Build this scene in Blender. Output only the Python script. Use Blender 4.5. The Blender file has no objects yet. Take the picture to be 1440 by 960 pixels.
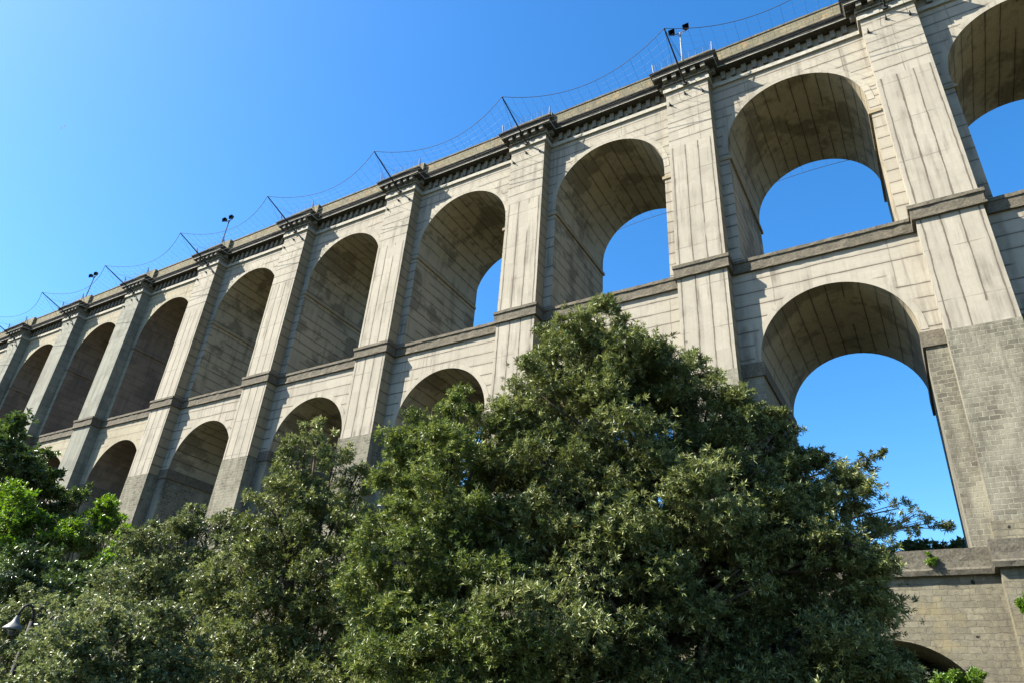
import bpy, bmesh, math, random
import numpy as np
from mathutils import Vector, Matrix

scn = bpy.context.scene
COL = scn.collection
rnd = random.Random(7)

# ------------------------------------------------------------------ camera
F_PX = 981.0146                     # focal length for a 1440 px wide picture
CAM = np.array([-4.32734, -37.44498, 1.65090])
CR = np.array([0.86155281, 0.50330633, 0.06640402])
CU = np.array([0.19861413, -0.45454436, 0.86829825])
CF = np.array([-0.46720358, 0.73489602, 0.49157771])
cd = bpy.data.cameras.new('camera')
cam = bpy.data.objects.new('camera', cd)
COL.objects.link(cam)
cd.sensor_width = 36.0
cd.sensor_fit = 'HORIZONTAL'
cd.lens = F_PX / 1440 * 36
cd.clip_start = 0.1
cd.clip_end = 5000
cam.matrix_world = Matrix(((CR[0], CU[0], -CF[0], CAM[0]),
                           (CR[1], CU[1], -CF[1], CAM[1]),
                           (CR[2], CU[2], -CF[2], CAM[2]), (0, 0, 0, 1)))
scn.camera = cam

# ------------------------------------------------------------------ light
SUN_DIR = Vector((1.32, 1.0, -1.58)).normalized()       # the way the light travels
w = bpy.data.worlds.new('World')
scn.world = w
w.use_nodes = True
nt = w.node_tree
bg = nt.nodes['Background']
sky = nt.nodes.new('ShaderNodeTexSky')
sky.sky_type = 'NISHITA'
sky.sun_disc = False
sky.sun_elevation = math.asin(-SUN_DIR.z)
sky.sun_rotation = math.atan2(-SUN_DIR.x, -SUN_DIR.y)
sky.altitude = 0
sky.air_density = 1.0
sky.dust_density = 0.7
sky.ozone_density = 3.0
hs = nt.nodes.new('ShaderNodeHueSaturation')
hs.inputs['Saturation'].default_value = 1.33
hs.inputs['Value'].default_value = 1.18
hs.inputs['Hue'].default_value = 0.5
nt.links.new(sky.outputs[0], hs.inputs['Color'])
nt.links.new(hs.outputs[0], bg.inputs[0])
bg.inputs[1].default_value = 0.07
sd = bpy.data.lights.new('sun', 'SUN')
sd.energy = 5.0
sd.angle = math.radians(0.53)
sd.color = (1.0, 0.93, 0.80)
so = bpy.data.objects.new('sun', sd)
COL.objects.link(so)
so.rotation_euler = SUN_DIR.to_track_quat('-Z', 'Y').to_euler()
so.location = (-40, -40, 80)
scn.view_settings.view_transform = 'Standard'
scn.view_settings.look = 'None'
scn.view_settings.exposure = 1.98
scn.view_settings.gamma = 1.0
scn.view_settings.use_curve_mapping = False
scn.render.engine = 'CYCLES'
scn.cycles.max_bounces = 6
scn.cycles.diffuse_bounces = 3

# ------------------------------------------------------------------ helpers
def at(u, v, dist):
    """a point in the world seen at this spot of the survey photo, dist metres away"""
    d = CR * (u - 720) - CU * (v - 480) + CF * F_PX
    return CAM + d / np.linalg.norm(d) * dist


def tag(o, label=None, cat=None, group=None, kind=None):
    if label: o['label'] = label
    if cat: o['category'] = cat
    if group: o['group'] = group
    if kind: o['kind'] = kind
    return o


def empty(name, loc=(0, 0, 0)):
    o = bpy.data.objects.new(name, None)
    o.empty_display_size = 0.3
    COL.objects.link(o)
    o.location = loc
    return o


class MB:
    """collects faces with uv (metres) and material slots, built as one mesh"""
    def __init__(s):
        s.v = []; s.f = []; s.uv = []; s.m = []

    def face(s, pts, uvs=None, m=0):
        i = len(s.v)
        s.v += [tuple(map(float, p)) for p in pts]
        s.f.append(tuple(range(i, i + len(pts))))
        s.uv.append([tuple(map(float, q)) for q in uvs] if uvs else [(0.0, 0.3)] * len(pts))
        s.m.append(m)

    def box(s, x0, x1, y0, y1, z0, z1, m=0, top=True, bottom=True, vert=False, back=True, vo=0.0):
        """vert: joint lines run upward on the front; else level"""
        def fr(x, z): return (z, x + vo) if vert else (x, z)
        s.face([(x0, y0, z0), (x1, y0, z0), (x1, y0, z1), (x0, y0, z1)], [fr(x0, z0), fr(x1, z0), fr(x1, z1), fr(x0, z1)], m)
        s.face([(x1, y0, z0), (x1, y1, z0), (x1, y1, z1), (x1, y0, z1)], [(y0, z0), (y1, z0), (y1, z1), (y0, z1)], m)
        s.face([(x0, y1, z0), (x0, y0, z0), (x0, y0, z1), (x0, y1, z1)], [(y1, z0), (y0, z0), (y0, z1), (y1, z1)], m)
        if back:
            s.face([(x1, y1, z0), (x0, y1, z0), (x0, y1, z1), (x1, y1, z1)], [fr(x1, z0), fr(x0, z0), fr(x0, z1), fr(x1, z1)], m)
        if top:
            s.face([(x0, y0, z1), (x1, y0, z1), (x1, y1, z1), (x0, y1, z1)], [(x0, y0 + .3), (x1, y0 + .3), (x1, y1 + .3), (x0, y1 + .3)], m)
        if bottom:
            s.face([(x0, y1, z0), (x1, y1, z0), (x1, y0, z0), (x0, y0, z0)], [(x0, y1 + .3), (x1, y1 + .3), (x1, y0 + .3), (x0, y0 + .3)], m)

    def tube(s, pts, rads, n=6, m=0, cap=True):
        pts = [np.array(p, float) for p in pts]
        if not hasattr(rads, '__len__'): rads = [rads] * len(pts)
        i0 = len(s.v)
        ref = None
        for k, p in enumerate(pts):
            t = pts[min(k + 1, len(pts) - 1)] - pts[max(k - 1, 0)]
            t = t / (np.linalg.norm(t) + 1e-9)
            if ref is None:
                ref = np.array([0, 0, 1.0]) if abs(t[2]) < .9 else np.array([1.0, 0, 0])
            a = np.cross(t, ref); a /= np.linalg.norm(a) + 1e-9
            b = np.cross(t, a); ref = -np.cross(t, a) if False else ref
            for j in range(n):
                an = 2 * math.pi * j / n
                s.v.append(tuple(p + (a * math.cos(an) + b * math.sin(an)) * rads[k]))
        for k in range(len(pts) - 1):
            for j in range(n):
                q = [i0 + k * n + j, i0 + k * n + (j + 1) % n, i0 + (k + 1) * n + (j + 1) % n, i0 + (k + 1) * n + j]
                s.f.append(tuple(q)); s.uv.append([(0, .3)] * 4); s.m.append(m)
        if cap:
            s.f.append(tuple(i0 + j for j in reversed(range(n)))); s.uv.append([(0, .3)] * n); s.m.append(m)
            e = i0 + (len(pts) - 1) * n
            s.f.append(tuple(e + j for j in range(n))); s.uv.append([(0, .3)] * n); s.m.append(m)

    def sweep(s, path, prof, mats, jit=0.0, step=0.6, ends=True):
        """prof: (projection, z) from bottom to top; path: list of (x, y, nx, ny) with mitred outward offsets"""
        P = []
        for a, b in zip(path[:-1], path[1:]):
            L = math.hypot(b[0] - a[0], b[1] - a[1]); k = max(1, int(L / step))
            for i in range(k):
                t = i / k
                P.append(tuple(a[q] + (b[q] - a[q]) * t for q in range(2)) + (a[2:] if i == 0 else seg_n(a, b)))
        P.append(path[-1])
        rows = []
        for (x, y, nx, ny) in P:
            row = []
            for (pr, z) in prof:
                j = jit * (rnd.random() * 2 - 1) if pr > 0.02 else 0
                k = jit * .6 * (rnd.random() * 2 - 1)
                row.append((x + nx * (pr + j), y + ny * (pr + j), z + k))
            rows.append(row)
        acc = 0
        for i in range(len(rows) - 1):
            L = math.dist(rows[i][0], rows[i + 1][0])
            for k in range(len(prof) - 1):
                s.face([rows[i][k], rows[i + 1][k], rows[i + 1][k + 1], rows[i][k + 1]],
                       [(acc, prof[k][1]), (acc + L, prof[k][1]), (acc + L, prof[k + 1][1]), (acc, prof[k + 1][1])], mats[k])
            acc += L
        if ends:
            s.face(list(reversed(rows[0])), None, mats[0]); s.face(rows[-1], None, mats[0])

    def build(s, name, mats, parent=None, smooth=False):
        me = bpy.data.meshes.new(name)
        me.from_pydata(s.v, [], s.f)
        uv = me.uv_layers.new(name='st')
        flat = [c for f in s.uv for q in f for c in q]
        uv.data.foreach_set('uv', flat)
        if not isinstance(mats, (list, tuple)): mats = [mats]
        for m in mats: me.materials.append(m)
        me.polygons.foreach_set('material_index', s.m)
        if smooth: me.polygons.foreach_set('use_smooth', [True] * len(me.polygons))
        me.validate()
        bm = bmesh.new(); bm.from_mesh(me)
        bmesh.ops.remove_doubles(bm, verts=bm.verts, dist=2e-4)
        bm.to_mesh(me); bm.free(); me.update()
        o = bpy.data.objects.new(name, me)
        COL.objects.link(o)
        if parent:
            o.parent = parent
            o.location = -Vector(parent.location)
        return o


def seg_n(a, b):
    dx, dy = b[0] - a[0], b[1] - a[1]; L = math.hypot(dx, dy)
    return (dy / L, -dx / L)

# ------------------------------------------------------------------ materials
def mat(name):
    m = bpy.data.materials.new(name); m.use_nodes = True
    t = m.node_tree
    return m, t, t.nodes, t.links, t.nodes['Principled BSDF']


def N(t, kind, **kw):
    n = t.nodes.new(kind)
    for k, v in kw.items():
        if k in n.inputs.keys(): n.inputs[k].default_value = v
        else: setattr(n, k, v)
    return n


def M(t, op, a, b=None, c=None, clamp=False):
    n = t.nodes.new('ShaderNodeMath'); n.operation = op; n.use_clamp = clamp
    for i, x in enumerate((a, b, c)):
        if x is None: continue
        if isinstance(x, (int, float)): n.inputs[i].default_value = x
        else: t.links.new(x, n.inputs[i])
    return n.outputs[0]


def ramp(t, fac, stops):
    n = t.nodes.new('ShaderNodeValToRGB')
    e = n.color_ramp.elements
    while len(e) < len(stops): e.new(0.5)
    for el, (p, c) in zip(e, stops):
        el.position = p
        el.color = (c, c, c, 1) if isinstance(c, (int, float)) else (*c, 1)
    t.links.new(fac, n.inputs[0])
    return n.outputs[0]


def mix(t, fac, a, b, mode='MIX'):
    n = t.nodes.new('ShaderNodeMix'); n.data_type = 'RGBA'; n.blend_type = mode
    for i, x in ((0, fac), (6, a), (7, b)):
        if isinstance(x, (int, float)): n.inputs[i].default_value = x
        elif isinstance(x, tuple): n.inputs[i].default_value = (*x, 1)
        else: t.links.new(x, n.inputs[i])
    return n.outputs[2]


def noise(t, vec, scale, detail=5, rough=.6, sc=None):
    if sc:
        mp = N(t, 'ShaderNodeMapping'); mp.inputs['Scale'].default_value = sc
        t.links.new(vec, mp.inputs[0]); vec = mp.outputs[0]
    n = N(t, 'ShaderNodeTexNoise', Scale=scale, Detail=detail, Roughness=rough)
    t.links.new(vec, n.inputs['Vector'])
    return n.outputs[0]


def bump(t, b, h, strength, dist):
    n = N(t, 'ShaderNodeBump', Strength=strength, Distance=dist)
    t.links.new(h, n.inputs['Height'])
    t.links.new(n.outputs[0], b.inputs['Normal'])


def m_concrete(name, base, tint, dark, stain=0.5, pitch=0.93, width=0.052, linec=(.05, .036, .026), lineamt=.85, blotch=0.0, brk=.36, lift=0.0):
    m, t, ns, lk, b = mat(name)
    tc = N(t, 'ShaderNodeTexCoord'); ob = tc.outputs['Object']
    uv = N(t, 'ShaderNodeUVMap', uv_map='st'); sp = N(t, 'ShaderNodeSeparateXYZ'); lk.new(uv.outputs[0], sp.inputs[0])
    u, v = sp.outputs[0], sp.outputs[1]
    big = noise(t, ob, .22, 6, .62)
    c = mix(t, ramp(t, big, [(.35, 0), (.66, 1)]), base, tint)
    fine = noise(t, ob, 2.6, 8, .7)
    c = mix(t, ramp(t, fine, [(.38, .55), (.72, 0)]), c, tuple(x * .72 for x in base))
    # rain streaks: long and upright, wear of the face itself
    st = noise(t, ob, 1.0, 6, .65, (1.7, 1.7, .11))
    st2 = noise(t, ob, .5, 3, .5)
    sm = M(t, 'MULTIPLY', ramp(t, st, [(.48, 0), (.66, 1)]), ramp(t, st2, [(.4, .12), (.6, 1)]))
    c = mix(t, M(t, 'MULTIPLY', sm, stain), c, dark)
    gr = noise(t, ob, .55, 9, .72)
    c = mix(t, M(t, 'MULTIPLY', ramp(t, gr, [(.55, 0), (.7, 1)]), stain * .75), c, tuple(x * .6 for x in tint))
    if blotch:
        bl = noise(t, ob, .28, 5, .6, (1, 1.0, 1.3))
        c = mix(t, M(t, 'MULTIPLY', ramp(t, bl, [(.52, 0), (.58, 1)]), blotch), c, dark)
    # fine board marks along the pours
    cmb = N(t, 'ShaderNodeCombineXYZ'); lk.new(M(t, 'MULTIPLY', u, .35), cmb.inputs[0]); lk.new(M(t, 'MULTIPLY', v, 9.0), cmb.inputs[1])
    bd = N(t, 'ShaderNodeTexNoise', Scale=1.0, Detail=3.0); lk.new(cmb.outputs[0], bd.inputs['Vector'])
    c = mix(t, ramp(t, bd.outputs[0], [(.42, .28), (.62, 0)]), c, tuple(x * .7 for x in base))
    # joint lines, interrupted and of uneven width
    d = M(t, 'PINGPONG', M(t, 'ADD', v, M(t, 'MULTIPLY', M(t, 'SUBTRACT', noise(t, ob, .45, 3), .5), .16)), pitch / 2)
    row = M(t, 'FLOOR', M(t, 'ADD', M(t, 'DIVIDE', v, pitch), .5))
    cb2 = N(t, 'ShaderNodeCombineXYZ'); lk.new(M(t, 'MULTIPLY', u, .16), cb2.inputs[0]); lk.new(M(t, 'MULTIPLY', row, 7.31), cb2.inputs[1])
    bn = N(t, 'ShaderNodeTexNoise', Scale=1.0, Detail=2.0); lk.new(cb2.outputs[0], bn.inputs['Vector'])
    on = ramp(t, bn.outputs[0], [(brk - .02, 0), (brk, 1)])
    wv = M(t, 'MULTIPLY', M(t, 'POWER', M(t, 'ADD', noise(t, ob, 1.1, 4), .38), 2.2), width)
    ln = M(t, 'MULTIPLY', M(t, 'LESS_THAN', d, wv), on)
    c = mix(t, M(t, 'MULTIPLY', ln, lineamt), c, linec)
    # stained halo beside the joints
    hal = M(t, 'MULTIPLY', M(t, 'MULTIPLY', ramp(t, M(t, 'DIVIDE', d, .2), [(0, .5), (1, 0)]), on), noise(t, ob, 1.3, 4))
    c = mix(t, M(t, 'MULTIPLY', hal, .8), c, dark)
    if lift:
        dz = M(t, 'PINGPONG', M(t, 'ADD', u, M(t, 'MULTIPLY', noise(t, ob, 1.2, 3), .12)), lift / 2)
        lz = M(t, 'MULTIPLY', M(t, 'LESS_THAN', dz, .035), ramp(t, noise(t, ob, .45, 3), [(.4, 0), (.55, .55)]))
        c = mix(t, lz, c, dark)
        pz = M(t, 'FLOOR', M(t, 'ADD', M(t, 'DIVIDE', u, lift), .5))
        pv = M(t, 'FLOOR', M(t, 'DIVIDE', v, pitch))
        cw = N(t, 'ShaderNodeCombineXYZ'); lk.new(pz, cw.inputs[0]); lk.new(pv, cw.inputs[1])
        wn = N(t, 'ShaderNodeTexWhiteNoise'); lk.new(cw.outputs[0], wn.inputs['Vector'])
        c = mix(t, M(t, 'MULTIPLY', wn.outputs['Value'], .32), c, tuple(x * .6 for x in tint))
    lk.new(c, b.inputs['Base Color'])
    b.inputs['Roughness'].default_value = .92
    b.inputs['Specular IOR Level'].default_value = .2
    h = M(t, 'SUBTRACT', M(t, 'MULTIPLY', fine, .5), M(t, 'MULTIPLY', ln, 1.2))
    bump(t, b, h, .45, .05)
    return m


def m_stone(name, c1, c2, mortar, bw=.55, bh=.27, stain=.5, holes=0.0, grime=(.06, .055, .045), orange=0.0, msize=.022):
    m, t, ns, lk, b = mat(name)
    tc = N(t, 'ShaderNodeTexCoord'); ob = tc.outputs['Object']
    uv = N(t, 'ShaderNodeUVMap', uv_map='st')
    wob = N(t, 'ShaderNodeTexNoise', Scale=3.0); lk.new(ob, wob.inputs['Vector'])
    vm = N(t, 'ShaderNodeVectorMath', operation='MULTIPLY_ADD'); lk.new(wob.outputs['Color'], vm.inputs[0])
    vm.inputs[1].default_value = (.15, .13, 0) if not holes else (.3, .17, 0); lk.new(uv.outputs[0], vm.inputs[2])
    br = N(t, 'ShaderNodeTexBrick'); lk.new(vm.outputs[0], br.inputs['Vector'])
    br.inputs['Scale'].default_value = 1.0
    br.inputs['Brick Width'].default_value = bw; br.inputs['Row Height'].default_value = bh
    br.inputs['Mortar Size'].default_value = msize; br.inputs['Mortar Smooth'].default_value = .3
    br.inputs['Color1'].default_value = (*c1, 1); br.inputs['Color2'].default_value = (*c2, 1)
    br.inputs['Mortar'].default_value = (*mortar, 1); br.inputs['Bias'].default_value = 0
    c = br.outputs['Color']
    fine = noise(t, ob, 4.5, 8, .72)
    c = mix(t, ramp(t, fine, [(.36, .6), (.65, 0)]), c, grime)
    wash = noise(t, ob, .5, 6, .6, (1, 1, .5))
    c = mix(t, M(t, 'MULTIPLY', ramp(t, wash, [(.44, 0), (.64, 1)]), .8), c, tuple(x * 1.0 for x in mortar))
    st = noise(t, ob, 1.0, 7, .68, (1.1, 1.1, .16))
    c = mix(t, M(t, 'MULTIPLY', ramp(t, st, [(.5, 0), (.68, 1)]), stain), c, grime)
    if holes:
        vo = N(t, 'ShaderNodeTexVoronoi', Scale=.9); lk.new(ob, vo.inputs['Vector'])
        dd = M(t, 'ADD', vo.outputs['Distance'], M(t, 'MULTIPLY', noise(t, ob, 5, 3), .12))
        c = mix(t, M(t, 'MULTIPLY', M(t, 'LESS_THAN', dd, .165), holes), c, (.012, .011, .01))
        pt = noise(t, ob, .75, 7, .72)
        c = mix(t, ramp(t, pt, [(.55, 0), (.6, .75)]), c, (.13, .12, .09))
        c = mix(t, ramp(t, noise(t, ob, .6, 5, .6), [(.56, 0), (.68, .6)]), c, (.17, .14, .075))
    if orange:
        og = noise(t, ob, 1.3, 6, .7)
        c = mix(t, M(t, 'MULTIPLY', ramp(t, og, [(.55, 0), (.66, 1)]), orange), c, (.36, .22, .09))
    lk.new(c, b.inputs['Base Color'])
    b.inputs['Roughness'].default_value = .95
    b.inputs['Specular IOR Level'].default_value = .15
    h = M(t, 'ADD', M(t, 'MULTIPLY', br.outputs['Fac'], -.5), M(t, 'MULTIPLY', fine, .8))
    bump(t, b, h, .7, .05)
    return m


def m_rock(name, c1, c2, c3, scale=1.6, rough=.95, lichen=None):
    m, t, ns, lk, b = mat(name)
    ob = N(t, 'ShaderNodeTexCoord').outputs['Object']
    n1 = noise(t, ob, scale, 8, .7); n2 = noise(t, ob, scale * 4.3, 6, .7)
    c = mix(t, ramp(t, n1, [(.38, 0), (.62, 1)]), c1, c2)
    c = mix(t, ramp(t, n2, [(.45, 0), (.66, .8)]), c, c3)
    if lichen:
        n3 = noise(t, ob, scale * 1.7, 6, .7)
        c = mix(t, ramp(t, n3, [(.56, 0), (.64, .8)]), c, lichen)
    lk.new(c, b.inputs['Base Color']); b.inputs['Roughness'].default_value = rough
    b.inputs['Specular IOR Level'].default_value = .2
    bump(t, b, n2, .6, .05)
    return m


def m_plain(name, c, rough=.5, metal=0.0, var=.25):
    m, t, ns, lk, b = mat(name)
    ob = N(t, 'ShaderNodeTexCoord').outputs['Object']
    n1 = noise(t, ob, 9.0, 4)
    cc = mix(t, ramp(t, n1, [(.35, 0), (.7, 1)]), c, tuple(x * (1 - var) for x in c))
    lk.new(cc, b.inputs['Base Color']); b.inputs['Roughness'].default_value = rough; b.inputs['Metallic'].default_value = metal
    return m


def m_leaf(name, dark, mid, lite, odd, trans=.12, rough=.36, spec=.5):
    m, t, ns, lk, b = mat(name)
    a = N(t, 'ShaderNodeAttribute', attribute_name='tint')
    c = ramp(t, a.outputs['Fac'], [(0, dark), (.45, mid), (.9, lite), (.985, odd)])
    lk.new(c, b.inputs['Base Color'])
    b.inputs['Roughness'].default_value = rough
    b.inputs['Specular IOR Level'].default_value = spec
    tr = N(t, 'ShaderNodeBsdfTranslucent')
    hsv = N(t, 'ShaderNodeHueSaturation'); hsv.inputs['Value'].default_value = 1.5; hsv.inputs['Saturation'].default_value = 1.2
    lk.new(c, hsv.inputs['Color']); lk.new(hsv.outputs[0], tr.inputs[0])
    ms = N(t, 'ShaderNodeMixShader'); ms.inputs[0].default_value = trans
    lk.new(b.outputs[0], ms.inputs[1]); lk.new(tr.outputs[0], ms.inputs[2])
    lk.new(ms.outputs[0], t.nodes['Material Output'].inputs[0])
    return m


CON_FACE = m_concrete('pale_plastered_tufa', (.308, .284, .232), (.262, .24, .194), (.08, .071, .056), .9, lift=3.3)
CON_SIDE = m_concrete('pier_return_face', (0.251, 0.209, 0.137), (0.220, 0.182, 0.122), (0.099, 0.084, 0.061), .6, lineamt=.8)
CON_VAULT = m_concrete('brown_vault_lining', (.30, .262, .185), (.25, .215, .15), (.075, .062, .043), .8, width=.045, blotch=.7, brk=.36)
OLD_FACE = m_concrete('old_grey_pier_face', (0.214, 0.214, 0.178), (0.160, 0.160, 0.133), (0.059, 0.059, 0.051), .9, lineamt=.12, width=.02, blotch=.35)
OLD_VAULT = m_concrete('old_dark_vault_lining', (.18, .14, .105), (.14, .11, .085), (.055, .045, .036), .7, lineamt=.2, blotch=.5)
OLD_WALL = m_concrete('old_cream_spandrel', (0.273, 0.249, 0.184), (0.219, 0.196, 0.142), (0.095, 0.083, 0.059), .8, lineamt=.25)
STONE = m_stone('grey_peperino_blocks', (.075, .071, .054), (.16, .152, .115), (.205, .195, .15), .46, .25, .8)
STONE_LOW = m_stone('worn_tufa_blocks', (.12, .108, .074), (.185, .168, .118), (.1, .09, .066), .56, .27, .8, msize=.016, holes=.95)
STONE_PAR = m_stone('lichened_parapet_blocks', (.15, .135, .08), (.2, .175, .11), (.1, .095, .065), .8, .42, .55, orange=.45)
LEDGE_LOW = m_rock('blackened_ledge_stone', (.105, .095, .072), (.07, .064, .05), (.035, .032, .026), 2.2)
LEDGE = m_rock('weathered_ledge_stone', (0.119, 0.104, 0.077), (0.083, 0.074, 0.056), (0.041, 0.037, 0.030))
CROWN = m_rock('cornice_crust_and_gap_shade', (.042, .038, .032), (.026, .024, .021), (.075, .066, .05), 1.2)  # crust of the crown; also paints the shade in dentil gaps and soffits
CROWN_TOP = m_rock('lichened_cornice_edge', (0.119, 0.107, 0.059), (0.071, 0.059, 0.041), (0.036, 0.033, 0.027), 1.4, lichen=(0.178, 0.119, 0.036))
BAND = m_rock('pale_cornice_band', (0.308, 0.296, 0.255), (0.261, 0.249, 0.207), (0.178, 0.166, 0.136), 1.1)
DENT = m_rock('grey_dentil_stone', (0.178, 0.169, 0.142), (0.142, 0.133, 0.112), (0.077, 0.071, 0.059), 1.4)
FRIEZE = m_rock('grey_frieze_stone', (0.214, 0.207, 0.184), (0.166, 0.160, 0.140), (0.101, 0.095, 0.083), 1.2)
ASPH = m_rock('road_asphalt', (.05, .05, .05), (.06, .06, .058), (.04, .04, .04), 3)
METAL = m_plain('dark_steel', (.012, .012, .014), .85, 0)
GALV = m_plain('galvanised_steel', (.2, .21, .22), .7, 0)
WIRE = m_plain('net_cord', (.03, .045, .06), .7)
LAMPW = m_plain('grey_enamel', (.10, .105, .10), .45)
GLASS = m_plain('lamp_glass', (.05, .055, .07), .12)
BARK = m_rock('bark', (.09, .07, .05), (.06, .05, .035), (.03, .025, .02), 3)

# ------------------------------------------------------------------ ground
def ground_h(x, y):
    h = max(0.0, (-46 - x) * 0.30)
    h = min(h, 16 + (-46 - x) * .03)
    if y > 14: h += min((y - 14) * .28, 14)
    return h - .15

m, t, ns, lk, b = mat('grassy_soil')
ob = N(t, 'ShaderNodeTexCoord').outputs['Object']
c = mix(t, ramp(t, noise(t, ob, .4, 6), [(.4, 0), (.6, 1)]), (.028, .038, .014), (.05, .045, .025))
c = mix(t, ramp(t, noise(t, ob, 5, 6), [(.4, .6), (.6, 0)]), c, (.03, .04, .015))
lk.new(c, b.inputs['Base Color']); b.inputs['Roughness'].default_value = 1
GRASS = m
g = MB()
xs = [-900, -500, -300, -220, -180, -150] + list(range(-130, 60, 6)) + [80, 120, 200, 400, 900]
ys = [-900, -400, -200, -120, -80] + list(range(-60, 80, 6)) + [100, 160, 300, 600, 1200]
vid = {}
for i, x in enumerate(xs):
    for j, y in enumerate(ys):
        vid[i, j] = len(g.v)
        far = -60 < x < 45 and -45 < y < 14
        g.v.append((x, y, ground_h(x, y) + (0 if far else rnd.uniform(-.3, .5))))
for i in range(len(xs) - 1):
    for j in range(len(ys) - 1):
        g.f.append((vid[i, j], vid[i + 1, j], vid[i + 1, j + 1], vid[i, j + 1]))
        g.uv.append([(0, 0)] * 4); g.m.append(0)
tag(g.build('ground', GRASS, None, True), 'grassy valley floor rising to the left', 'ground', kind='structure')

# ------------------------------------------------------------------ the viaduct
SP = 14.0
HW = 1.63                # half width of a pier front
YW = 1.15                # wall plane behind the pier fronts
YB = 10.6                # far wall plane
via = empty('viaduct', (0, 0, 0))
tag(via, 'long pale stone viaduct of three arched tiers with dark dentilled cornice', 'bridge')
KS = list(range(-1, 11))
PX = {k: -k * SP - (0.12 if k == 0 else 0) for k in KS}
OLD = {6, 7, 8, 9, 10}

ENT = [(0, 46.05), (.17, 46.05), (.17, 46.40), (.06, 46.44), (.06, 46.78), (.22, 46.80), (.22, 46.87), (.16, 46.9), (.16, 47.36),
       (.77, 47.34), (.78, 47.43), (.80, 47.44), (.82, 47.55), (.87, 47.65), (.95, 47.73), (.98, 47.78), (.98, 47.86), (.85, 47.93), (0, 47.97)]
# mats: 0 band 1 frieze 2 crown crust, also painted shade of gaps and soffits 3 crown top 4 dentil zone
ENTW = [(0, 46.05), (.17, 46.05), (.17, 46.40), (.05, 46.44), (.05, 46.58), (-.28, 46.6), (-.28, 47.36),
        (.77, 47.34), (.78, 47.43), (.80, 47.44), (.82, 47.55), (.87, 47.65), (.95, 47.73), (.98, 47.78), (.98, 47.86), (.85, 47.93), (0, 47.97)]
ENTWM = [0, 0, 0, 1, 2, 2, 2, 0, 2, 2, 2, 2, 2, 2, 3, 3]  # gap sill, back and soffit take the crown black as painted recess shade
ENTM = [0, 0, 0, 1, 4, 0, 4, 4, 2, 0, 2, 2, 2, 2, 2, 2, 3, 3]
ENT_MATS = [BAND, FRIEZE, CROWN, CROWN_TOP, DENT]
STR1 = [(0, 28.5), (.19, 28.5), (.19, 28.62), (.15, 28.66), (.17, 29.2), (.25, 29.24), (.25, 29.47), (0, 29.5)]
STR2 = [(0, 9.42), (.26, 9.40), (.32, 9.62), (.25, 9.72), (.23, 10.0), (.25, 10.25), (.27, 10.56), (0, 10.62)]


def shift(prof, dz): return [(p, z + dz) for p, z in prof]


def pier_path(x, h, y0=0.0, y1=YW + .3):
    return [(x - h, y1, -1, 0), (x - h, y0, -1, -1), (x + h, y0, 1, -1), (x + h, y1, 1, 0)]


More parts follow.
